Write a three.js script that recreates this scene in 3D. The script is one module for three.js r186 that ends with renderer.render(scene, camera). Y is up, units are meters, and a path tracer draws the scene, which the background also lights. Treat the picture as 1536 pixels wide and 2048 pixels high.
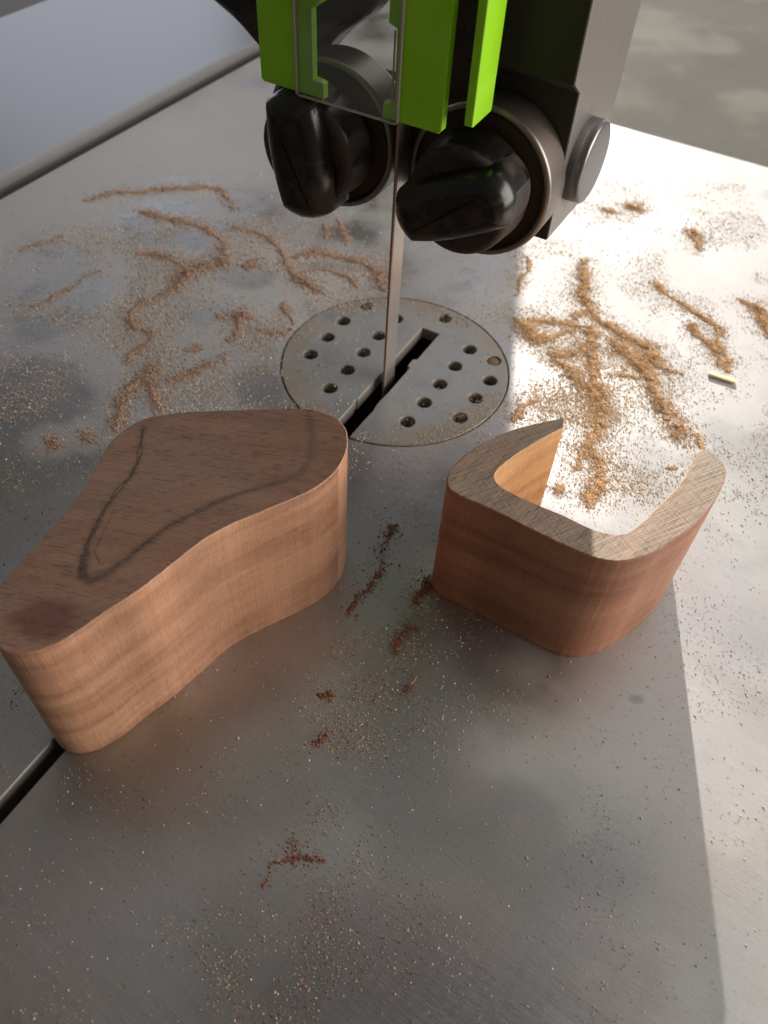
import * as THREE from 'three';
import { mergeGeometries, mergeVertices, toCreasedNormals } from 'three/addons/utils/BufferGeometryUtils.js';
import { RoundedBoxGeometry } from 'three/addons/geometries/RoundedBoxGeometry.js';
import { RectAreaLightUniformsLib } from 'three/addons/lights/RectAreaLightUniformsLib.js';

// ------------------------------------------------------------------ camera, light, exposure
const scene = new THREE.Scene();
const camera = new THREE.PerspectiveCamera(65.24, 0.75, 0.01, 40);
camera.position.set(-0.0004, 0.1824, 0.2219);
camera.rotation.order = 'YXZ';
camera.rotation.set(THREE.MathUtils.degToRad(-49.84), 0, THREE.MathUtils.degToRad(3.95));
camera.focus = 0.2;
camera.userData.fStop = 20;
scene.background = new THREE.Color(0.075, 0.068, 0.061);
RectAreaLightUniformsLib.init();
const sun = new THREE.DirectionalLight(0xfff6ea, 4.5);
sun.position.set(0.08 * 3, 0.385 * 3, -3);
sun.castShadow = true;
sun.shadow.mapSize.set(4096, 4096);
Object.assign(sun.shadow.camera, { left: -1, right: 1, top: 1, bottom: -1, near: 0.1, far: 8 });
scene.add(sun, sun.target);
function areaLight(w, h, power, colour, pos, target) {
  const l = new THREE.RectAreaLight(colour, power, w, h);
  l.position.set(...pos); l.lookAt(...target); scene.add(l);
}
areaLight(5.4, 3.4, 0.75, 0xe2eafc, [0.2, 0.85, -3.8], [0.2, 0.85, 0]);       // open workshop door
areaLight(1.8, 1.4, 4.2, 0xfff4ea, [1.95, 0.65, 0.3], [0, 0, 0.05]);       // bright side of the room, right
areaLight(3.4, 2.6, 0.44, 0xf3f0ec, [1.0, 2.5, -2.0], [1.0, 0, -2.01]);          // roof light behind and to the right
const renderer = new THREE.WebGLRenderer({ antialias: true });
renderer.toneMapping = THREE.LinearToneMapping;
renderer.toneMappingExposure = 1.62;
renderer.shadowMap.enabled = true;

// ------------------------------------------------------------------ helpers
let seed = 12345;
const rnd = () => { seed = (seed + 0x6d2b79f5) | 0; let t = Math.imul(seed ^ (seed >>> 15), 1 | seed); t = (t + Math.imul(t ^ (t >>> 7), 61 | t)) ^ t; return ((t ^ (t >>> 14)) >>> 0) / 4294967296; };
const gauss = () => (rnd() + rnd() + rnd() + rnd() - 2) * 0.87;
const hash = (x, y) => { let h = Math.imul(x | 0, 374761393) + Math.imul(y | 0, 668265263); h = Math.imul(h ^ (h >>> 13), 1274126177); return ((h ^ (h >>> 16)) >>> 0) / 4294967296; };
function vn(x, y) {
  const xi = Math.floor(x), yi = Math.floor(y), fx = x - xi, fy = y - yi, u = fx * fx * (3 - 2 * fx), v = fy * fy * (3 - 2 * fy);
  const a = hash(xi, yi), b = hash(xi + 1, yi), c = hash(xi, yi + 1), d = hash(xi + 1, yi + 1);
  return a + (b - a) * u + (c - a) * v + (a - b - c + d) * u * v;
}
const fbm = (x, y, n = 4) => { let s = 0, a = 0.5, t = 0; for (let i = 0; i < n; i++) { s += a * vn(x, y); t += a; a *= 0.5; x = x * 2.03 + 17.1; y = y * 2.03 + 9.7; } return s / t; };
const clamp = (x, a = 0, b = 1) => Math.min(b, Math.max(a, x));
const smooth = (a, b, x) => { const t = clamp((x - a) / (b - a)); return t * t * (3 - 2 * t); };
const mix = (a, b, t) => a + (b - a) * t;
const toS = (l) => Math.round(255 * (l <= 0.0031308 ? 12.92 * l : 1.055 * Math.pow(clamp(l), 1 / 2.4) - 0.055));
function dataTex(w, h, f, srgb = false) {
  const d = new Uint8Array(w * h * 4);
  for (let y = 0; y < h; y++) for (let x = 0; x < w; x++) {
    const c = f(x, y), o = (y * w + x) * 4;
    for (let k = 0; k < 3; k++) d[o + k] = srgb ? toS(c[k]) : Math.round(255 * clamp(c[k]));
    d[o + 3] = 255;
  }
  const t = new THREE.DataTexture(d, w, h);
  t.magFilter = t.minFilter = THREE.LinearFilter;
  t.wrapS = t.wrapT = THREE.RepeatWrapping;
  if (srgb) t.colorSpace = THREE.SRGBColorSpace;
  t.needsUpdate = true;
  return t;
}
function std(o) { return new THREE.MeshStandardMaterial(o); }
function lin(r, g, b) { return new THREE.Color().setRGB(r, g, b); }
function mesh(name, geometry, material, parent) {
  const m = new THREE.Mesh(geometry, material);
  m.name = name; m.castShadow = m.receiveShadow = true;
  (parent || scene).add(m);
  return m;
}
function tag(o, label, category, group) { o.userData = { label, category }; if (group) o.userData.group = group; return o; }
function group(name, label, category) { const g = new THREE.Group(); g.name = name; scene.add(g); return tag(g, label, category); }
const setting = (o) => { o.userData = { kind: 'structure' }; return o; };
const MM = 0.001;

// machine axes: a to the right of the blade, y up, c towards the operator (mm); O is the blade's foot
const O = [-0.0024, 0.0176], TH = -26.7 * Math.PI / 180, cT = Math.cos(TH), sT = Math.sin(TH);
const toWorld = (a, c) => [O[0] * 1000 + a * cT + c * sT, O[1] * 1000 - a * sT + c * cT];      // mm
const toLocal = (x, z) => { const dx = x - O[0] * 1000, dz = z - O[1] * 1000; return [dx * cT - dz * sT, dx * sT + dz * cT]; };
function machine(g) { g.position.set(O[0], 0, O[1]); g.rotation.y = TH; g.scale.setScalar(MM); return g; }
const box = (w, h, d, x, y, z, r = 0.4) => new RoundedBoxGeometry(w, h, d, 2, r).translate(x, y, z);
function shapeOf(pts) { const s = new THREE.Shape(); pts.forEach(([x, y], i) => (i ? s.lineTo(x, y) : s.moveTo(x, y))); s.closePath(); return s; }
function pathOf(pts) { const s = new THREE.Path(); pts.forEach(([x, y], i) => (i ? s.lineTo(x, y) : s.moveTo(x, y))); s.closePath(); return s; }
function flat(shape, y0, y1, bevel, seg = 24) {            // shape drawn in (x, -z), laid level between y0 and y1
  const g = new THREE.ExtrudeGeometry(shape, { depth: y1 - y0 - 2 * bevel, bevelEnabled: bevel > 0, bevelThickness: bevel, bevelSize: bevel, bevelOffset: -bevel, bevelSegments: 1, curveSegments: seg });
  return g.rotateX(-Math.PI / 2).translate(0, y0 + bevel, 0);
}
function scaleUV(g, u, v) { const t = g.attributes.uv; for (let i = 0; i < t.count; i++) t.setXY(i, t.getX(i) * u, t.getY(i) * v); return g; }
function planarUV(g, x0, z0, span) {
  const p = g.attributes.position, uv = new Float32Array(p.count * 2);
  for (let i = 0; i < p.count; i++) { uv[2 * i] = (p.getX(i) - x0) / span; uv[2 * i + 1] = (p.getZ(i) - z0) / span; }
  g.setAttribute('uv', new THREE.BufferAttribute(uv, 2));
  return g;
}

// ------------------------------------------------------------------ sawdust layout (table mm: width, then points)
const RIGHT = [
  [4, [[75, -76], [73, -64], [72, -51], [74, -41], [78, -34], [83, -28], [89, -23], [95, -19]]], [5, [[81, -23], [85, -15], [89, -10], [91, -4], [92, 2], [93, 9], [94, 16], [95, 21], [94, 26]]],
  [7, [[91, -18], [94, -15], [92, -13]]], [2, [[94, -11], [98, -8], [103, -6]]], [1.5, [[87, -2], [83, -3], [77, -2]]], [6, [[46, -31], [49, -24], [52, -20]]],
  [2.5, [[50, -31], [59, -32], [66, -31], [71, -30]]], [3, [[53, -20], [59, -24], [65, -29]]], [2, [[65, -35], [72, -41]]],
  [4, [[73, -30], [72, -20], [71, -9], [70, 0], [72, 7], [70, 16], [70, 24], [73, 23]]], [3, [[54, -13], [60, -12], [66, -16], [70, -19]]], [5, [[59, -10], [62, -5], [65, 1], [68, 6], [69, 10]]],
  [3.5, [[69, 25], [66, 33], [66, 40], [66, 47], [64, 53], [62, 60]]], [2, [[65, 48], [69, 49]]], [2, [[65, 34], [60, 40], [58, 46]]], [3, [[53, 55], [56, 53]]],
  [2.5, [[101, -63], [106, -55], [111, -48], [115, -43], [119, -39], [123, -35], [120, -28], [120, -19], [120, -9]]], [3, [[113, -36], [113, -30], [117, -24], [117, -11]]],
  [1.5, [[100, 24], [101, 28], [102, 31]]], [1.5, [[90, 43], [94, 42]]], [4, [[124, -105], [127, -99], [124, -91]]], [4, [[99, -123], [106, -121]]], [3, [[87, -118], [92, -117]]],
  [1.5, [[50, -76], [50, -66], [45, -46]]], [2, [[41, 24], [42, 16], [48, 13]]], [4, [[136, -54], [142, -49], [142, -42], [142, -32]]]];
const LEFT = [
  [2, [[-139, -96], [-127, -103], [-113, -105], [-101, -111], [-88, -113], [-81, -111], [-75, -98]]], [2.3, [[-113, -90], [-102, -86], [-90, -83], [-81, -79], [-74, -71], [-69, -57]]], [4.5, [[-69, -56], [-77, -53], [-83, -48], [-86, -41], [-85, -36]]], [2.3, [[-106, -58], [-97, -58], [-91, -55], [-84, -50]]], [2.2, [[-86, -36], [-92, -29], [-99, -21], [-99, -15], [-95, -11], [-88, -9], [-87, -4], [-90, 3], [-93, 10]]], [3.2, [[-84, 9], [-83, 15], [-89, 21], [-90, 27], [-89, 36], [-87, 42]]], [2.5, [[-85, 10], [-81, 20], [-77, 31]]], [1.8, [[-71, -82], [-60, -79], [-53, -72], [-48, -63], [-44, -51]]], [3, [[-46, -63], [-39, -67], [-26, -66], [-15, -62], [-8, -54], [-6, -44]]], [3.2, [[-44, -51], [-36, -46], [-30, -40]]], [1.3, [[-43, -52], [-30, -56], [-21, -52], [-16, -45]]], [2.6, [[-67, -21], [-60, -23], [-53, -21]]], [2.6, [[-58, -21], [-57, -13], [-61, -7]]], [2.6, [[-59, 2], [-64, 8], [-69, 14], [-76, 17]]], [1.8, [[-50, -14], [-43, -12], [-38, -15]]], [1.8, [[-44, -32], [-40, -24], [-37, -19]]], [2.5, [[-72, 1], [-68, -2]]], [4.5, [[-109, 47], [-105, 50]]], [3.5, [[-97, 43], [-95, 47]]], [1.5, [[-28, -94], [-23, -75]]], [1.8, [[-34, -89], [-34, -80]]], [0.9, [[-134, -18], [-125, -33], [-118, -45]]], [0.9, [[-150, -54], [-139, -68]]], [3.5, [[-61, -54], [-56, -57]]]];
const FRONT = [
  [3, [[12, 90], [10, 99], [12, 100]]], [2, [[10, 107], [6, 111], [3, 115]]], [2.5, [[-14, 129], [-10, 129]]], [1.8, [[-10, 138], [-13, 142]]],
  [1.5, [[-21, 174], [-18, 170], [-13, 168], [-8, 168]]], [2, [[-15, 165], [-14, 167]]], [2, [[3, 73], [0, 87], [-8, 105]]], [1.5, [[7, 127], [9, 125]]]];

// ------------------------------------------------------------------ materials
const T0 = [-260, -280], TS = 500;                                   // table texture covers 500 mm
const ridgeField = (() => {                                          // dust left round the ridges, on a 2 mm grid
  const N = 250, f = new Float32Array(N * N);
  for (const [w, pts] of [...RIGHT, ...LEFT]) for (let i = 0; i + 1 < pts.length; i++) for (let k = 0; k <= 8; k++) {
    const x = mix(pts[i][0], pts[i + 1][0], k / 8), z = mix(pts[i][1], pts[i + 1][1], k / 8), R = 5 + w;
    for (let dz = -R; dz <= R; dz += 2) for (let dx = -R; dx <= R; dx += 2) {
      const ix = Math.round((x + dx - T0[0]) / 2), iz = Math.round((z + dz - T0[1]) / 2);
      if (ix < 0 || iz < 0 || ix >= N || iz >= N) continue;
      f[iz * N + ix] = Math.max(f[iz * N + ix], 1 - Math.hypot(dx, dz) / R);
    }
  }
  return (x, z) => {
    const gx = clamp((x - T0[0]) / 2, 0, N - 1.01), gz = clamp((z - T0[1]) / 2, 0, N - 1.01), i = gx | 0, j = gz | 0, u = gx - i, v = gz - j;
    return mix(mix(f[j * N + i], f[j * N + i + 1], u), mix(f[(j + 1) * N + i], f[(j + 1) * N + i + 1], u), v);
  };
})();
const wiped = [[-97, -75, 24, 12], [-98, -92, 14, 7], [-60, -48, 18, 11], [-28, -58, 14, 5], [-78, -100, 12, 6], [-72, -22, 14, 9], [-125, -20, 18, 26], [-118, 30, 20, 26], [-48, 14, 12, 14], [-105, 70, 26, 30]];
function dustLightAt(x, z) {
  const far = smooth(70, -60, z), n = fbm(x * 0.035 + 3, z * 0.035 + 8, 5);
  let d = far * 0.75 * smooth(0.25, 0.7, n + 0.15) + mix(0.05, 0.14, smooth(-30, 60, x)) * smooth(0.4, 0.7, n) + 0.2 * smooth(10, 80, x + (n - 0.5) * 40);  // dust, plus a ramp along x that paints in the brighter sunlit right
  for (const [cx, cz, rx, rz] of wiped) { const q = Math.hypot((x - cx) / rx, (z - cz) / rz) + (n - 0.5) * 1.1; d *= mix(0.22, 1, smooth(0.6, 1.1, q)); }
  return clamp(d + 0.35 * ridgeField(x, z) * smooth(0.3, 0.6, n + 0.15));
}
const S = 2048;
const scratch = (x, z) => { const p = x * 0.83 + z * 0.55, q = -x * 0.55 + z * 0.83; return vn(p * 0.05 + 40, q * 3.1) * 0.6 + vn(p * 0.25, q * 5.0 + 90) * 0.4; };
const dustLightMap = new Float32Array(S * S), grainMap = new Float32Array(S * S);
for (let j = 0; j < S; j++) for (let i = 0; i < S; i++) {
  const x = T0[0] + i / S * TS, z = T0[1] + j / S * TS;
  dustLightMap[j * S + i] = (i & 1 || j & 1) && i && j ? -1 : dustLightAt(x, z);
}
for (let j = 0; j < S; j++) for (let i = 0; i < S; i++) if (dustLightMap[j * S + i] < 0) { const a = j & ~1, b = i & ~1; dustLightMap[j * S + i] = dustLightMap[a * S + b]; }
const stains = [[66.5, 124, 2.2, 1.5, 0.45], [-30, 150, 40, 30, 0.25], [10, 140, 25, 45, 0.3], [40, 160, 30, 20, 0.2], [-10, 185, 40, 20, 0.2]];
const tableColour = dataTex(S, S, (i, j) => {
  const x = T0[0] + i / S * TS, z = T0[1] + j / S * TS, d = dustLightMap[j * S + i], s = scratch(x, z), n = fbm(x * 0.02 + 60, z * 0.02, 4), m = hash(i, j);
  let k = mix(0.34, 0.43, smooth(0.02, 0.2, d) + smooth(40, 90, z)) + 0.12 * (n - 0.5) + 0.04 * (s - 0.5) + 0.05 * (m - 0.5);
  let w = fbm(x * 0.05 + 7, z * 0.05 + 70, 3) - 0.5, w2 = fbm(x * 0.022 + 90, z * 0.022 + 30, 3) - 0.5, r = k * (1 + 0.10 * w), g = k * (0.985 + 0.12 * w2), b = k * (0.97 - 0.10 * w);
  for (const [cx, cz, rx, rz, f] of stains) { const q = 1 - f * smooth(1, 0.3, Math.hypot((x - cx) / rx, (z - cz) / rz) + (n - 0.5) * 0.9); r *= q; g *= q; b *= q; }
  const dd = clamp(d * (0.75 + 0.5 * m));
  return [mix(r, 0.56, dd), mix(g, 0.56, dd), mix(b, 0.565, dd)];
}, true);
const tableRough = dataTex(S, S, (i, j) => {
  const x = T0[0] + i / S * TS, z = T0[1] + j / S * TS, d = dustLightMap[j * S + i], s = scratch(x, z), n = fbm(x * 0.03 + 20, z * 0.03 + 5, 4);
  return [0, clamp(0.22 + 0.2 * n + 0.05 * (s - 0.5) + 0.3 * d), clamp(0.92 - 1.0 * d)];
});
tableColour.wrapS = tableColour.wrapT = tableRough.wrapS = tableRough.wrapT = THREE.MirroredRepeatWrapping;
const scratchTile = dataTex(1024, 1024, (i, j) => { const q = vn(i * 0.012, j * 0.9) * 0.5 + vn(i * 0.05 + 50, j * 0.45 + 9) * 0.3 + hash(i, j) * 0.2; return [q, q, q]; });
scratchTile.repeat.set(13, 13); scratchTile.rotation = 0.58;
const tableMat = std({ map: tableColour, roughnessMap: tableRough, metalnessMap: tableRough, roughness: 1, metalness: 1, bumpMap: scratchTile, bumpScale: 0.00003 });
const tableSide = std({ color: lin(0.2, 0.19, 0.18), roughness: 0.6, metalness: 0.5 });
const insertTex = dataTex(1024, 1024, (i, j) => {
  const x = (i / 1024 - 0.5) * 84, z = (j / 1024 - 0.5) * 84, r = Math.hypot(x, z), n = fbm(x * 0.12 + 5, z * 0.12, 4), m = hash(i, j);
  const d = clamp(0.8 * smooth(26, 42, r) * smooth(0.3, 0.65, n + 0.1) + 0.35 * smooth(0.5, 0.75, n)) * (0.7 + 0.5 * m), k = 0.40 + 0.14 * (n - 0.5) + 0.06 * (m - 0.5);
  return [mix(k * 0.97, 0.40, d), mix(k, 0.34, d), mix(k * 1.02, 0.27, d)];
}, true);
const insertMat = std({ map: insertTex, roughness: 0.46, metalness: 0.55 });
const insertWall = std({ color: lin(0.30, 0.28, 0.25), roughness: 0.6, metalness: 0.35 });
const dusty = std({ color: lin(0.075, 0.038, 0.02), roughness: 0.95 });
const speck = dataTex(512, 512, (i, j) => { const n = fbm(i * 0.012, j * 0.012, 4), m = hash(i, j), d = smooth(0.35, 0.7, n) * (m > 0.5 ? 0.9 : 0.25) + (m > 0.985 ? 0.6 : 0); return [mix(0.007, 0.15, d * 0.38), mix(0.007, 0.085, d * 0.38), mix(0.007, 0.05, d * 0.38)]; }, true);
const speckRough = dataTex(512, 512, (i, j) => { const n = fbm(i * 0.012, j * 0.012, 4), d = smooth(0.35, 0.7, n); return [0, 0.24 + 0.55 * d, 0]; });
speck.repeat.set(0.02, 0.02); speckRough.repeat.set(0.02, 0.02);
const plastic = std({ map: speck, roughnessMap: speckRough, roughness: 1, metalness: 0 });
const gripFace = std({ map: speck.clone(), color: lin(1, 1, 1), roughness: 0.8 });
gripFace.map.repeat.set(0.06, 0.06); gripFace.map.offset.set(0.3, 0.6); gripFace.color.setRGB(1, 0.9, 0.8);
const blackDust = std({ color: lin(0.055, 0.030, 0.019), roughness: 0.85 });
const bearingSteel = std({ color: lin(0.24, 0.21, 0.19), roughness: 0.36, metalness: 0.9 });
const brush = dataTex(256, 256, (i, j) => { const q = 0.75 + 0.25 * (vn(i * 0.9, j * 0.02) * 0.7 + hash(i, j) * 0.3); return [q * 0.36, q * 0.345, q * 0.33]; }, true);
brush.repeat.set(0.02, 0.02);
const postSteel = std({ map: brush, roughness: 0.42, metalness: 0.75 });
const shadedSteel = std({ color: lin(0.035, 0.028, 0.026), roughness: 0.55, metalness: 0.3 });
const bolt = std({ color: lin(0.24, 0.24, 0.25), roughness: 0.35, metalness: 0.85 });
const greenTex = dataTex(512, 512, (i, j) => {
  const n = fbm(i * 0.02, j * 0.02, 4), m = hash(i, j), q = 0.92 + 0.16 * n, d = clamp(0.16 * smooth(0.5, 0.8, n) * m + (m > 0.993 ? 0.35 : 0) + 0.12 * smooth(0.9, 1, vn(i * 0.9 + j * 0.1, j * 0.03)));
  return [mix(0.31 * q, 0.5, d), mix(0.72 * q, 0.5, d), mix(0.006, 0.28, d)];
}, true);
greenTex.repeat.set(0.018, 0.018);
const green = new THREE.MeshPhysicalMaterial({ map: greenTex, roughness: 0.4, clearcoat: 0.15, clearcoatRoughness: 0.3 });
const clear = new THREE.MeshPhysicalMaterial({ color: lin(0.93, 0.94, 0.92), transmission: 0.965, thickness: 0, roughness: 0.05, ior: 1.5 });
const paneEdge = std({ color: lin(0.40, 0.37, 0.30), roughness: 0.35 });
const aluminium = std({ color: lin(0.31, 0.315, 0.325), roughness: 0.34, metalness: 0.6, bumpMap: scratchTile, bumpScale: 0.00001 });
const bladeSteel = std({ color: lin(0.56, 0.54, 0.52), roughness: 0.28, metalness: 0.85 });
const bladePitch = std({ color: lin(0.36, 0.24, 0.17), roughness: 0.45, metalness: 0.4 });
const paint = std({ color: lin(0.7, 0.7, 0.68), roughness: 0.5 });

// ------------------------------------------------------------------ setting: floor, saw body, table
const concrete = dataTex(512, 512, (i, j) => { const n = fbm(i * 0.012, j * 0.012, 5), m = hash(i, j), k = 0.075 + 0.05 * (n - 0.5) + 0.03 * (m - 0.5) + 0.06 * smooth(0.5, 0.8, fbm(i * 0.02 + 9, j * 0.02, 3)); return [k, k * 0.97, k * 0.74]; }, true);
concrete.repeat.set(6, 6);
setting(mesh('floor', new THREE.PlaneGeometry(14, 14).rotateX(-Math.PI / 2).translate(0, -0.95, -2), std({ map: concrete, roughness: 0.95 })));
setting(mesh('sun_block_wall', new THREE.BoxGeometry(4.6, 4.5, 0.1).translate(-2.15, 1.3, -4.2), std({ color: lin(0.4, 0.4, 0.39), roughness: 0.9 })));  // unseen panel, added to keep the sun off the left of the table
{
  const body = group('machine_column', 'pale painted steel column of the machine standing beyond the table', 'column');
  machine(body);
  mesh('column', box(256, 1900, 120, -352, 0, -615, 8), paint, body);
}
{
  const c = [[-201.5, -430], [-130, -430], [-130, -247], [330, -247], [330, 290], [-3.1, 290], [-3.1, 20], [-7.1, 20], [-7.1, 290], [-201.5, 290]].map(([a, q]) => { const [x, z] = toWorld(a, q); return [x, -z]; });
  // the slit meets the round hole of the insert: outline runs round the hole
  const ring = [], R = 40.15;
  const la = toLocal(0, 0), e1 = Math.acos(clamp((-3.1 - la[0]) / R, -1, 1)), e2 = Math.acos(clamp((-7.1 - la[0]) / R, -1, 1));   // angles from +a towards +c
  for (let k = 0; k <= 120; k++) { const t = e1 - (2 * Math.PI - (e2 - e1)) * k / 120, [x, z] = toWorld(la[0] + R * Math.cos(t), la[1] + R * Math.sin(t)); ring.push([x, -z]); }
  const outline = [...c.slice(0, 6), ...ring, ...c.slice(8)];
  const g = flat(shapeOf(outline), -30, 0, 0.35);
  planarUV(g, T0[0], T0[1], TS).scale(MM, MM, MM);
  const table = group('saw_table', 'ground steel machine table dusted with sawdust under the wood blocks', 'saw table');
  mesh('table_top', g, [tableMat, tableSide], table);
  mesh('side_ledge', box(248, 26, 720, -325.8, -17, -70, 0.5).scale(MM, MM, MM).rotateY(TH).translate(O[0], 0, O[1]), tableSide, table);
  const under = group('under_table_guide', 'dusty brown guide block seen through the insert slot under the table', 'guide block');
  machine(under);
  mesh('block', mergeGeometries([box(84, 8, 84, la[0], -34, la[1], 1), box(8, 14, 16, 5, -22, -6, 1)]), dusty, under);
}
// round insert with its slot and holes
{
  const ins = group('table_insert', 'round aluminium throat insert with two rows of drilled holes round the blade', 'table insert');
  const R = 39.85, la = toLocal(0, 0), shape = new THREE.Shape(), out = [];
  const s0 = -0.8, s1 = -7.7, f1 = Math.acos((s0 - la[0]) / R), f2 = Math.acos((s1 - la[0]) / R);
  for (let k = 0; k <= 150; k++) { const t = f1 - (2 * Math.PI - (f2 - f1)) * k / 150; out.push([la[0] + R * Math.cos(t), la[1] + R * Math.sin(t)]); }
  const jag = [[s1, 8], [s1 - 0.5, 7.6], [s1 - 0.5, 6], [s1, 5.6], [s1, -41], [s0, -41], [s0, -24], [s0 - 1.3, -23], [s0 - 1.2, -19], [s0, -18], [s0, -3], [s0 - 0.4, 3], [s0 + 0.2, 8], [s0, 14]];
  [...out, ...jag].forEach(([a, c], i) => { const [x, z] = toWorld(a, c); i ? shape.lineTo(x, -z) : shape.moveTo(x, -z); });
  shape.closePath();
  const holes = [[-12.6, -33.7], [-20.4, -23.3], [-25.3, -13.1], [-30.3, -2.6], [-0.9, -26.8], [-6.9, -16], [-11.7, -5.8], [-16.6, 4.4], [-21.8, 14.5], [17.5, -29.2], [26.5, -11.6], [21.1, -1.7], [15.8, 8.5], [10.6, 18.5], [5.2, 28.4], [35.1, -6.2], [33.3, 4.8], [28.1, 14.6], [22.7, 24.8]];
  for (const [x, z] of holes) { const h = new THREE.Path(); h.absarc(x, -z, 2.55, 0, Math.PI * 2, true); shape.holes.push(h); }
  const g = flat(shape, -4.5, 0.15, 0.25, 20);
  planarUV(g, -42, -42, 84).scale(MM, MM, MM);
  mesh('insert_plate', g, [insertMat, insertWall], ins);
  const plug = mesh('dust_plug', new THREE.SphereGeometry(2.6, 20, 10).scale(1, 0.35, 1).translate(35.1, -0.9, -6.2).scale(MM, MM, MM), std({ color: lin(0.25, 0.17, 0.11), roughness: 0.95 }), ins);
  plug.userData = { label: 'hole packed with sawdust' };
}
// aluminium fence plate
{
  const f = group('metal_plate', 'wide flat pale metal plate with a bright front edge, far left on the table', 'metal plate');
  machine(f);
  const p = [[-206.5, 0.5], [-206.5, 5.3], [-207.1, 5.9], [-341, 5.9], [-341.5, 5.4], [-341.5, -3.9], [-211, -3.9], [-211, 0.5]];
  const g = new THREE.ExtrudeGeometry(shapeOf(p), { depth: 620, bevelEnabled: false }).translate(0, 0, -420);
  mesh('plate', g, aluminium, f);
}

// ------------------------------------------------------------------ blade
const K = 1.045, OFF = [-4.2, -8.2, -8.2];                           // guide head: drawn in mm, then K mm each
function head(g) { machine(g); const [x, z] = toWorld(OFF[0], OFF[2]); g.position.set(x * MM, OFF[1] * MM, z * MM); g.scale.setScalar(MM * K); return g; }
{
  const b = group('saw_blade', 'thin vertical band saw blade passing down through the round insert', 'saw blade');
  machine(b);
  mesh('blade_body', box(0.7, 460, 6.6, -4.2, 90, -9.6, 0.1), bladeSteel, b);
  const t = [];
  const pts = [[-6.4, -140]]; for (let y = -140; y < 320; y += 1.2) pts.push([-5.5, y + 0.3], [-5.8, y + 1.2]);
  pts.push([-6.4, 320]);
  t.push(new THREE.ExtrudeGeometry(shapeOf(pts), { depth: 0.8, bevelEnabled: false }).rotateY(-Math.PI / 2).translate(-3.8, 0, 0));
  mesh('blade_teeth', mergeGeometries(t), bladePitch, b);
}

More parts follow.
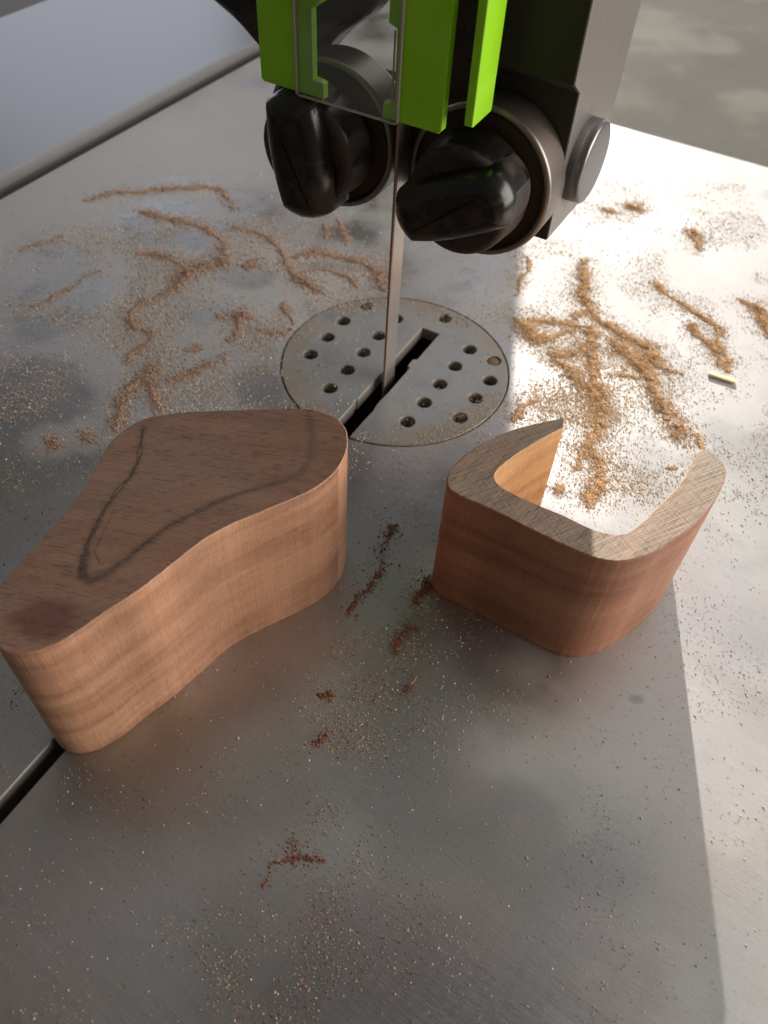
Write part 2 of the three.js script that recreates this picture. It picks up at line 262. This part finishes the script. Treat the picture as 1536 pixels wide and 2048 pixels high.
// ------------------------------------------------------------------ guide head: post, bearings, knobs, guard
{
  const H = head(group('blade_guide', 'guide post with two black knobs, round bearings and green guard around the blade', 'blade guide'));
  const side = shapeOf([[-5, 330], [-5, 108.6], [-10.5, 105], [-10.5, 67.5], [-47.5, 66.5], [-50, 330]].map(([c, y]) => [-c, y]));
  const post = new THREE.ExtrudeGeometry(side, { depth: 27.4, bevelEnabled: true, bevelThickness: 0.3, bevelSize: 0.3, bevelOffset: -0.3, bevelSegments: 1 }).rotateY(Math.PI / 2).translate(12.3, 0, 0);
  mesh('guide_post', post, [postSteel, shadedSteel], H);  // same bar all round; shade on its front painted as near-black steel
  mesh('bracket', mergeGeometries([box(58, 24, 13, -16, 81, -18.5, 1.5), box(16, 86, 22, 8, 132, -19, 1)]), blackDust, H);
  const lathe = (prof, m, name, parent, a, y, n = 72) => mesh(name, scaleUV(new THREE.LatheGeometry(prof.map(([r, c]) => new THREE.Vector2(Math.max(r, 0.001), c)), n), 80, 30).rotateX(Math.PI / 2).translate(a, y, 0), m, parent);
  for (const sgn of [-1, 1]) {
    const a = sgn * 22, y = 82.5;
    const b = lathe([[3, -11], [18.6, -11], [19.2, -10.7], [19.5, -10], [19.5, -1.2], [19.2, -0.4], [18.4, 0], [17.6, -0.1], [17.2, -1.6]], bearingSteel, 'guide_bearing', H, a, y, 96);
    lathe([[17.3, -1.4], [10, -1.2], [5, -1.2], [0, -1.2]], blackDust, 'bearing_face', b, a, y);
    const k = lathe([[0, 12.2], [11, 12.2], [12.5, 11.9], [13.3, 11.2], [13.7, 10], [14.5, 2.4], [14.5, 1.6], [13.8, 1.0], [6, 0.8], [6, -1.2]], plastic, 'knob', H, a, y);
    const L = 13.0, W = sgn > 0 ? 6.6 : 7.4, s = new THREE.Shape();
    s.moveTo(-L, -W * 0.85); s.quadraticCurveTo(0, -W * 1.2, L, -W * 0.85); s.quadraticCurveTo(L + 4, 0, L, W * 0.85); s.quadraticCurveTo(0, W * 1.2, -L, W * 0.85); s.quadraticCurveTo(-L - 4, 0, -L, -W * 0.85);
    const g = new THREE.ExtrudeGeometry(s, { depth: 7.0, bevelEnabled: true, bevelThickness: 6.0, bevelSize: 4.6, bevelOffset: -3.4, bevelSegments: 9, curveSegments: 16 });
    g.rotateZ(sgn > 0 ? 0.46 : 1.72).translate(a, y, 5.2);
    mesh('knob_grip', toCreasedNormals(g, 0.95), [gripFace, plastic], k);
  }
  mesh('button_bolt', new THREE.LatheGeometry([[0, 4.6], [9.4, 4.6], [10.2, 4.2], [10.4, 3.6], [10.4, 0], [0, 0]].map(([r, c]) => new THREE.Vector2(Math.max(r, 0.001), c)), 64).rotateZ(-Math.PI / 2).translate(39.8, 84.2, -24.3), bolt, H);
  // hand knob behind the guard
  const lob = new THREE.Shape();
  for (let k = 0; k <= 120; k++) { const t = k / 120 * Math.PI * 2, r = 29.5 + 2.2 * Math.cos(5 * t + 1.1); k ? lob.lineTo(r * Math.cos(t), r * Math.sin(t)) : lob.moveTo(r * Math.cos(t), r * Math.sin(t)); }
  const hk = new THREE.ExtrudeGeometry(lob, { depth: 8, bevelEnabled: true, bevelThickness: 3, bevelSize: 3, bevelOffset: -2, bevelSegments: 5 }).translate(-51, 120, -30);
  mesh('lock_knob', toCreasedNormals(mergeVertices(hk.deleteAttribute('normal')), 0.7), plastic, H);
  // guard
  const gs = shapeOf([[-33.0, 99.4], [-32.3, 98.6], [-14.9, 98.5], [-14.9, 101.9], [-15.8, 102.3], [-17.9, 102.5], [-17.9, 117.2], [-15.2, 119], [-15.2, 215], [2, 215], [2, 118.6], [4.2, 117.8], [4.3, 102.8], [3.6, 102.1], [1.5, 102], [1.5, 98.5], [16.2, 98.5], [17, 99.4], [17, 240], [-33, 240]]);
  const fp = new THREE.ExtrudeGeometry(gs, { depth: 1.8, bevelEnabled: true, bevelThickness: 0.35, bevelSize: 0.35, bevelOffset: -0.35, bevelSegments: 2 }).translate(0, 0, 11.5);
  const guard = mesh('blade_guard', mergeGeometries([fp, new RoundedBoxGeometry(10, 26, 2.3, 2, 0.4).translate(20.5, 226, 12.4)]), green, H);
  const sp = new THREE.ExtrudeGeometry(shapeOf([[-14.5, 102.6], [-13.9, 102.3], [-4.6, 102.6], [-4.2, 103.2], [-4.2, 240], [-14.5, 240]]), { depth: 1.6, bevelEnabled: true, bevelThickness: 0.3, bevelSize: 0.3, bevelOffset: -0.3, bevelSegments: 2 }).rotateY(Math.PI / 2).translate(22.9, 0, 0);
  mesh('guard_side_panel', sp, green, guard);
  const pane = mesh('guard_window', new THREE.BoxGeometry(27.4, 108, 0.8).translate(-8.1, 152.5, 14.2), clear, guard);
  mesh('window_rim', mergeGeometries([box(0.7, 108, 0.9, 5.8, 152.5, 14.3, 0.2), box(27, 0.35, 0.9, -8.1, 98.3, 14.3, 0.1), box(0.5, 108, 0.9, -21.9, 152.5, 14.3, 0.1), box(0.55, 15.5, 0.4, -17.6, 110, 14.1, 0.1), box(0.5, 4, 0.4, -14.7, 100.3, 14.1, 0.1), box(3, 0.5, 0.4, -16.2, 102.3, 14.1, 0.1), box(0.4, 15.5, 0.4, 4.1, 110, 14.1, 0.1)]), paneEdge, pane);
}

// ------------------------------------------------------------------ wood
function woodTop(x0, z0, span, o) {
  return dataTex(1024, 1024, (i, j) => {
    const x = x0 + i / 1024 * span, z = z0 + j / 1024 * span, p = x * Math.cos(o.dir) + z * Math.sin(o.dir), q = -x * Math.sin(o.dir) + z * Math.cos(o.dir);
    const n = fbm(p * 0.03, q * 0.25, 4), pore = smooth(0.66, 0.8, vn(p * 0.35 + 9, q * 5)), fine = vn(p * 0.9, q * 6 + 40), saw = vn((x * 0.5 + z * 0.87) * 6.5, (x * 0.87 - z * 0.5) * 0.12 + 5), m = hash(i, j);
    let k = 1 + 0.45 * (n - 0.5) - 0.30 * pore + 0.16 * (fine - 0.5) + o.saw * (saw - 0.5) + 0.14 * (m - 0.5), w = fbm(x * 0.05 + 3, z * 0.05 + 6, 3) - 0.5;
    let c = [o.c[0] * k * (1 - 0.1 * w), o.c[1] * k * (1 + 0.16 * w), o.c[2] * k * (1 + 0.2 * w)];
    return o.mark ? o.mark(x, z, c, m) : c;
  }, true);
}
function segDist(x, z, pts) { let d = 1e9, at = 0; for (let i = 0; i + 1 < pts.length; i++) { const [ax, az] = pts[i], [bx, bz] = pts[i + 1], ux = bx - ax, uz = bz - az, t = clamp(((x - ax) * ux + (z - az) * uz) / (ux * ux + uz * uz)), e = Math.hypot(x - ax - t * ux, z - az - t * uz); if (e < d) { d = e; at = i + t; } } return [d, at]; }
const pencil = [[-59.5, 85.8], [-58.8, 90.9], [-58, 96.2], [-58.5, 101.5], [-60.3, 105.9], [-61.7, 112.2], [-62.2, 117.6], [-62.6, 121.4], [-61.9, 126.3], [-61.2, 129.2]];
const pencil2 = [[-61.2, 129.2], [-59.2, 130.5], [-57, 128.9], [-54.1, 125.3], [-50.5, 120], [-46.7, 114.9], [-43.2, 111.9], [-38.8, 108.1], [-34.2, 104.9], [-29.3, 102.3], [-24.3, 99.7], [-19.9, 96.4], [-18.7, 92.5], [-18.9, 85.5], [-21, 74.9]];
const pencil3 = [[-59.6, 112], [-60.2, 119], [-60.6, 123], [-58.6, 126], [-55.5, 125.5]];
const woodSide = (c, seedy) => dataTex(1024, 512, (i, j) => {            // u along the outline, v up: 120 x 60 mm
  const s = i * 120 / 1024, y = j * 60 / 512, n = fbm(s * 0.03 + seedy, y * 0.35 + 0.012 * s + seedy, 4), fig = vn(s * 0.10 + seedy, y * 0.02 + 3), pore = smooth(0.68, 0.8, vn(s * 0.5 + seedy, y * 5.5)), saw = vn(s * 3.2, y * 0.06 + seedy), m = hash(i + 77, j);
  const k = 1 + 0.62 * (n - 0.5) + 0.38 * (fig - 0.5) - 0.16 * pore + (0.05 + 0.09 * smooth(0.45, 0.7, fig)) * (saw - 0.5) + 0.2 * (vn(s * 7, y * 0.6 + seedy) - 0.5) + 0.12 * (m - 0.5);
  return [c[0] * k, c[1] * k * (0.9 + 0.2 * n), c[2] * k * (0.86 + 0.28 * n)];
}, true);
const sideBump = dataTex(1024, 512, (i, j) => { const q = 0.6 * vn(i * 0.38, j * 0.008) + 0.4 * hash(i, j); return [q, q, q]; });
const topBump = dataTex(1024, 1024, (i, j) => { const p = i * 0.5 + j * 0.87, q = i * 0.87 - j * 0.5, k = 0.55 * vn(p * 0.3, q * 0.01) + 0.45 * vn(q * 0.16 + 30, p * 0.02); return [k, k, k]; });
function resample(pts, closed, n) {
  const c = new THREE.CatmullRomCurve3(pts.map(([x, z]) => new THREE.Vector3(x, 0, z)), closed, 'centripetal');
  const r = c.getSpacedPoints(n).map((p) => [p.x, p.z]);
  if (closed) r.pop();
  return r;
}
function woodBlock(name, label, outline, h, topMat, sideMat, tx, splinter, litInner) {
  const isInner = (i) => litInner && i > litInner[0] * outline.length && i < litInner[1] * outline.length;
  let area = 0; outline.forEach(([x, z], i) => { const [p, q] = outline[(i + 1) % outline.length]; area += x * q - p * z; });
  const turned = area < 0;
  if (turned) outline = [...outline].reverse();
  const n = outline.length, nor = outline.map((p, i) => { const a = outline[(i + n - 1) % n], b = outline[(i + 1) % n], dx = b[0] - a[0], dz = b[1] - a[1], l = Math.hypot(dx, dz) || 1; return [dz / l, -dx / l]; });
  const rows = [[0.05, 0.12 + 0], [0.25, 0], [h * 0.33, 0], [h * 0.66, 0], [h - 0.28, 0], [h, 0.26]];
  const pos = [], uv = [], idx = [], idx2 = []; let s = 0; const ss = [0];
  for (let i = 0; i < n; i++) { const b = outline[(i + 1) % n]; s += Math.hypot(b[0] - outline[i][0], b[1] - outline[i][1]); ss.push(s); }
  rows.forEach(([y, inset], r) => { for (let i = 0; i <= n; i++) {
    const k = i % n, wob = 0.06 * (vn(ss[i] * 0.8, y * 0.05 + 7) - 0.5) * 2 + (r === 0 ? splinter * (vn(ss[i] * 1.9, 3) - 0.35) : 0) + (r === rows.length - 1 ? 0.12 * (vn(ss[i] * 2.2, 19) - 0.5) : 0);
    pos.push(outline[k][0] - nor[k][0] * (inset - wob), y, outline[k][1] - nor[k][1] * (inset - wob)); uv.push(ss[i] / 120, y / 60);
  } });
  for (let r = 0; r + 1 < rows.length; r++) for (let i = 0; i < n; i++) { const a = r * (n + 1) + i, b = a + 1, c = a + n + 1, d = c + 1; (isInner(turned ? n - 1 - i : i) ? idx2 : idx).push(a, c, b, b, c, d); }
  let side = new THREE.BufferGeometry();
  side.setAttribute('position', new THREE.Float32BufferAttribute(pos, 3)); side.setAttribute('uv', new THREE.Float32BufferAttribute(uv, 2)); side.setIndex([...idx, ...idx2]);
  side = toCreasedNormals(side, 0.55);
  const cut = idx.length, part = (from, to) => { const q = new THREE.BufferGeometry(); for (const [k, w] of [['position', 3], ['normal', 3], ['uv', 2]]) q.setAttribute(k, new THREE.Float32BufferAttribute(side.attributes[k].array.slice(from * w, to * w), w)); return q; };
  const last = (rows.length - 1) * (n + 1) * 3, ring = []; for (let i = 0; i < n; i++) ring.push([pos[last + 3 * i], -pos[last + 3 * i + 2]]);
  const cap = planarUV(new THREE.ShapeGeometry(shapeOf(ring)).rotateX(-Math.PI / 2).translate(0, h, 0), tx[0], tx[1], tx[2]).toNonIndexed();
  const g = mergeGeometries(idx2.length ? [part(0, cut), cap, part(cut, cut + idx2.length)] : [side, cap], true); g.scale(MM, MM, MM);
  return tag(mesh(name, g, litInner ? [sideMat, topMat, litInner[2]] : [sideMat, topMat], null), label, 'wood block');
}
{
  const P = [[-76.8, 132.9], [-74.3, 126.1], [-71.8, 119], [-69.1, 111.6], [-67.5, 104.5], [-66.8, 97.8], [-66, 90.9], [-63.4, 85.8], [-59.8, 82.2], [-53, 79.6], [-44.6, 78], [-33.3, 76.3], [-21.3, 74.9], [-17.1, 75.8], [-13.4, 77.9], [-11.1, 81], [-10.3, 84.6], [-10.4, 89.4], [-12.3, 95.6], [-16.1, 100.8], [-21, 104.8], [-27.2, 109.1], [-33.7, 113.7], [-38.4, 118], [-43, 124.2], [-48.6, 131.7], [-54.1, 137.7], [-57.5, 141.8], [-61, 145.3], [-64, 147.2], [-67.2, 148.2], [-69.9, 148], [-72.4, 146.7], [-74.5, 144.2], [-76.1, 141.2], [-77.2, 136.9]];
  const tex = woodTop(-80, 72, 80, { dir: 0.12, saw: 0.25, c: [0.255, 0.145, 0.098], mark: (x, z, c, m) => {
    let [d1, t1] = segDist(x, z, pencil), [d2, t2] = segDist(x, z, pencil2), [d3] = segDist(x, z, pencil3);
    const g = 0.45 + 0.75 * m, j1 = vn(t1 * 1.3, 3) - 0.5, j2 = vn(t2 * 1.1, 8) - 0.5, line = (d, w) => smooth(w + 0.16, w * 0.5, d);
    let k = Math.max(line(Math.abs(d1 - 0.25 - 0.5 * j1), 0.15), 0.8 * line(Math.abs(d1 - 0.1 + 0.6 * j1), 0.12), line(d1 + 0.5 * (vn(x * 1.4, z * 1.4) - 0.5), 1.5 * smooth(5.6, 8.8, t1)) * (t1 > 5.6 ? 0.9 : 0),
      (0.9 - 0.45 * smooth(7, 13, t2)) * line(Math.abs(d2 - 0.2 - 0.4 * j2), 0.13), 0.6 * smooth(13, 6, t2) * line(Math.abs(d2 - 0.45 + 0.5 * j2), 0.1), line(d2, 0.5 * smooth(2.2, 0, t2)) * (t2 < 2 ? 0.7 : 0), 0.5 * line(d3 + 0.2 * j1, 0.12)) * g * (0.65 + 0.5 * vn(x * 2.2, z * 2.2));
    k = Math.max(k, (0.22 + 0.25 * smooth(6.5, 9, t1)) * (0.4 + 0.9 * vn(x * 0.9, z * 0.9)) * smooth(2.0, 0.3, Math.min(d1, d2)));
    const out = smooth(0.6, 1.4, Math.hypot((x + 65) / 6.8, (z - 140.5) / 4.4) + (fbm(x * 0.3, z * 0.3, 2) - 0.5) * 0.5);
    c = [mix(c[0] * 0.62, c[0], out), mix(c[1] * 0.50, c[1], out), mix(c[2] * 0.52, c[2], out)];
    return c.map((v, i) => mix(v, [0.022, 0.021, 0.022][i], clamp(k)));
  } });
  woodBlock('wood_block', 'curved solid brown wood block with pencil lines on top, left on the table', resample(P, true, 260), 46,
    std({ map: tex, roughness: 0.62, bumpMap: topBump, bumpScale: 0.00005 }), std({ map: woodSide([0.45, 0.237, 0.143], 3), roughness: 0.46, bumpMap: sideBump, bumpScale: 0.00006 }), [-80, 72, 80], 0.15);
  const C = [[44.4, 67.2], [38.2, 69.6], [30.2, 73.4], [24.1, 77.8], [19.4, 82.1], [15.9, 87], [14.2, 91], [14.5, 94.4], [16.9, 96.6], [21.8, 99], [27.2, 101.9], [32.3, 104.9], [37.4, 107.8], [42.5, 110.4], [47.5, 112.5], [51.6, 113], [55.8, 112.1], [60.4, 109.8], [65.2, 106.1], [69.6, 102.6], [74.2, 98], [78.2, 92.6], [81.4, 87], [83.1, 82.2], [82.5, 78.6], [80.6, 76], [79, 75.3], [77.3, 76.5], [75.3, 80.5], [72.3, 85.5], [68.6, 90.5], [63.7, 96.1], [59.7, 100.7], [55.9, 104.2], [53.7, 105.1], [51, 105.1], [46.4, 103.6], [41.3, 100.6], [35.5, 97.9], [30.2, 95.1], [26.7, 92.5], [25.7, 90.7], [26, 88.4], [27.8, 85.9], [30.9, 82.4], [35.8, 77.9], [40.2, 74.1], [43.9, 71.2]];
  const ct = woodTop(5, 60, 85, { dir: -0.95, saw: 0.5, c: [0.34, 0.26, 0.20] });
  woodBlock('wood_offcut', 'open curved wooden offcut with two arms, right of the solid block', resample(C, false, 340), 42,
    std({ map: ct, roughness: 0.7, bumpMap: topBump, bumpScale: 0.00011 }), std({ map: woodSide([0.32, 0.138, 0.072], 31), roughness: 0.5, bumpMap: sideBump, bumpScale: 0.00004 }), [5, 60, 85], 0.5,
    [0.585, 1, std({ map: woodSide([0.56, 0.345, 0.175], 57), roughness: 0.6, bumpMap: sideBump, bumpScale: 0.00004 })]);  // inner wall of the same wood, bounce light painted in as a golden tone
}
// splinter
{
  const g = new RoundedBoxGeometry(9.8, 0.9, 2.5, 3, 0.4), p = g.attributes.position;
  for (let i = 0; i < p.count; i++) p.setXYZ(i, p.getX(i), p.getY(i) + 0.25 * Math.sin(p.getX(i) * 1.1), p.getZ(i) + 0.3 * (vn(p.getX(i) * 1.3, p.getY(i)) - 0.5));
  g.computeVertexNormals(); g.rotateY(-0.41).rotateX(-0.12).translate(116.6, 0.6, -5).scale(MM, MM, MM);
  tag(mesh('wood_chip', g, std({ color: lin(0.78, 0.66, 0.42), roughness: 0.8 }), null), 'pale splinter of wood lying alone beside the sawdust at right', 'wood chip');
  const curve = new THREE.CatmullRomCurve3([[8.2, 0.4, 124.4], [9.4, 1.0, 124.6], [10.3, 0.6, 123.3], [10.6, 0.4, 122.2]].map((q) => new THREE.Vector3(...q).multiplyScalar(MM)));
  tag(mesh('wood_curl', new THREE.TubeGeometry(curve, 24, 0.00018, 6), std({ color: lin(0.42, 0.2, 0.1), roughness: 0.8 }), null), 'tiny curled wood fibre on the bare table in front of the offcut', 'wood fibre');
}

// ------------------------------------------------------------------ sawdust
const grainGeo = new THREE.IcosahedronGeometry(1, 0);
const grainMat = std({ color: 0xffffff, roughness: 0.9 });
const blockA = [[-77, 149], [-77, 135], [-66, 95], [-60, 82], [-20, 75], [-11, 81], [-11, 92], [-38, 118], [-62, 147]];
const inPoly = (x, z, P) => { let c = false; for (let i = 0, j = P.length - 1; i < P.length; j = i++) if ((P[i][1] > z) !== (P[j][1] > z) && x < (P[j][0] - P[i][0]) * (z - P[i][1]) / (P[j][1] - P[i][1]) + P[i][0]) c = !c; return c; };
function sawdust(name, label, grains) {
  const m = new THREE.InstancedMesh(grainGeo, grainMat, grains.length), o = new THREE.Object3D(), col = new THREE.Color();
  grains.forEach(([x, y, z, r, c], i) => {
    o.position.set(x * MM, y * MM, z * MM); o.rotation.set(rnd() * 6, rnd() * 6, rnd() * 6);
    o.scale.set(r * (0.7 + 0.9 * rnd()), r * (0.5 + 0.5 * rnd()), r * (0.6 + 0.5 * rnd())).multiplyScalar(MM); o.updateMatrix();
    m.setMatrixAt(i, o.matrix); const k = 0.5 + 0.8 * rnd(); m.setColorAt(i, col.setRGB(c[0] * k, c[1] * k, c[2] * k));
  });
  m.name = name; m.castShadow = m.receiveShadow = true; m.userData = { label, category: 'sawdust', kind: 'stuff' };
  scene.add(m);
}
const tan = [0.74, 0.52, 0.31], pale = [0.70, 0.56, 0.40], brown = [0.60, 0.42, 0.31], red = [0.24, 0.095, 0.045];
const onInsert = (x, z) => Math.hypot(x, z) < 40;
function ridges(list, col, dens, hgt, out) {
  for (const [w, pts] of list) for (let i = 0; i + 1 < pts.length; i++) {
    const [ax, az] = pts[i], [bx, bz] = pts[i + 1], L = Math.hypot(bx - ax, bz - az), n = Math.round(L * w * dens);
    for (let k = 0; k < n; k++) {
      const t = rnd(), wx = mix(ax, bx, t), wz = mix(az, bz, t), sp = rnd() < 0.4 ? 1.5 : 0.55, wid = w * (0.2 + 1.5 * Math.pow(vn(wx * 0.4 + i, wz * 0.4), 1.6)), g = gauss() * sp, e = gauss() * sp;
      const bend = (fbm(wx * 0.12, wz * 0.12 + 5, 2) - 0.5) * 5;
      if (rnd() > 0.15 + 1.4 * smooth(0.32, 0.62, fbm((wx + g * wid) * 0.42 + 50, (wz + e * wid) * 0.42, 3))) continue;
      const x = wx + g * wid + bend, z = wz + e * wid + bend * 0.6, q = Math.hypot(g, e);
      const top = hgt * wid * Math.max(0, 1 - q * 1.1) * (0.4 + 0.9 * vn(x * 0.9, z * 0.9));
      if (k % 3 === 0) out.push([wx + gauss() * (2.5 + w * 1.6), 0.09, wz + gauss() * (2.5 + w * 1.6), 0.08 + 0.09 * rnd(), col]);
      out.push([x, 0.12 + top * Math.sqrt(rnd()), z, 0.14 + 0.24 * rnd() * rnd(), col]);
    }
  }
  return out;
}
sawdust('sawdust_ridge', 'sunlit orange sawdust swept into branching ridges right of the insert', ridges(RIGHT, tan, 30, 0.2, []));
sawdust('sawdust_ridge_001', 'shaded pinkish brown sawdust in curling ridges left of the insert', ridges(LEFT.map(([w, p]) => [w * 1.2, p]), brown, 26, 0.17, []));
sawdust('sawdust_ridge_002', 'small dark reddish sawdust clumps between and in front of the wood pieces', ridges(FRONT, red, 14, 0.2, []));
{
  const out = [], want = 110000;
  for (let i = 0; i < want * 14 && out.length < want; i++) {
    const x = -215 + 375 * rnd(), z = -150 + 365 * rnd();
    const n = fbm(x * 0.06, z * 0.06, 4), cl = smooth(0.42, 0.7, n);
    let d = 0.10 * cl + 0.02, c = pale;
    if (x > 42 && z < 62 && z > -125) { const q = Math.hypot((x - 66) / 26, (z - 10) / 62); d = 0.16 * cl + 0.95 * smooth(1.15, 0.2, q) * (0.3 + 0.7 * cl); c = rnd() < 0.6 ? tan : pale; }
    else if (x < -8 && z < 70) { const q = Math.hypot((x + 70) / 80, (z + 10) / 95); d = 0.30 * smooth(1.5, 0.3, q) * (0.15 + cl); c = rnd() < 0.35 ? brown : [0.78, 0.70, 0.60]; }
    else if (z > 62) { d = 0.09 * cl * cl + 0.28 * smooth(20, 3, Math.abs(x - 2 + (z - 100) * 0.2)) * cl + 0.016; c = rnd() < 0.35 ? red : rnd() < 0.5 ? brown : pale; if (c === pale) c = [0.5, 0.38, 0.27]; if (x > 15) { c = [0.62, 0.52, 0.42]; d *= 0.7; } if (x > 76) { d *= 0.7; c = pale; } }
    if (onInsert(x, z)) d = 0.35 * smooth(28, 40, Math.hypot(x, z)) * cl + 0.02;
    const [a, cc] = toLocal(x, z);
    if (a < -205 || cc < -246 || (a > -9 && a < 1 && cc > -45)) continue;
    if (rnd() > d || inPoly(x, z, blockA)) continue;
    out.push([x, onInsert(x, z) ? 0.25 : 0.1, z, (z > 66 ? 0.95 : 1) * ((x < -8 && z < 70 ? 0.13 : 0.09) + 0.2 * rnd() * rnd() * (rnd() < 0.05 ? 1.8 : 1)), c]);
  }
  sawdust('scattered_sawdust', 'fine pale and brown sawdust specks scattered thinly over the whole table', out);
}

renderer.render(scene, camera);
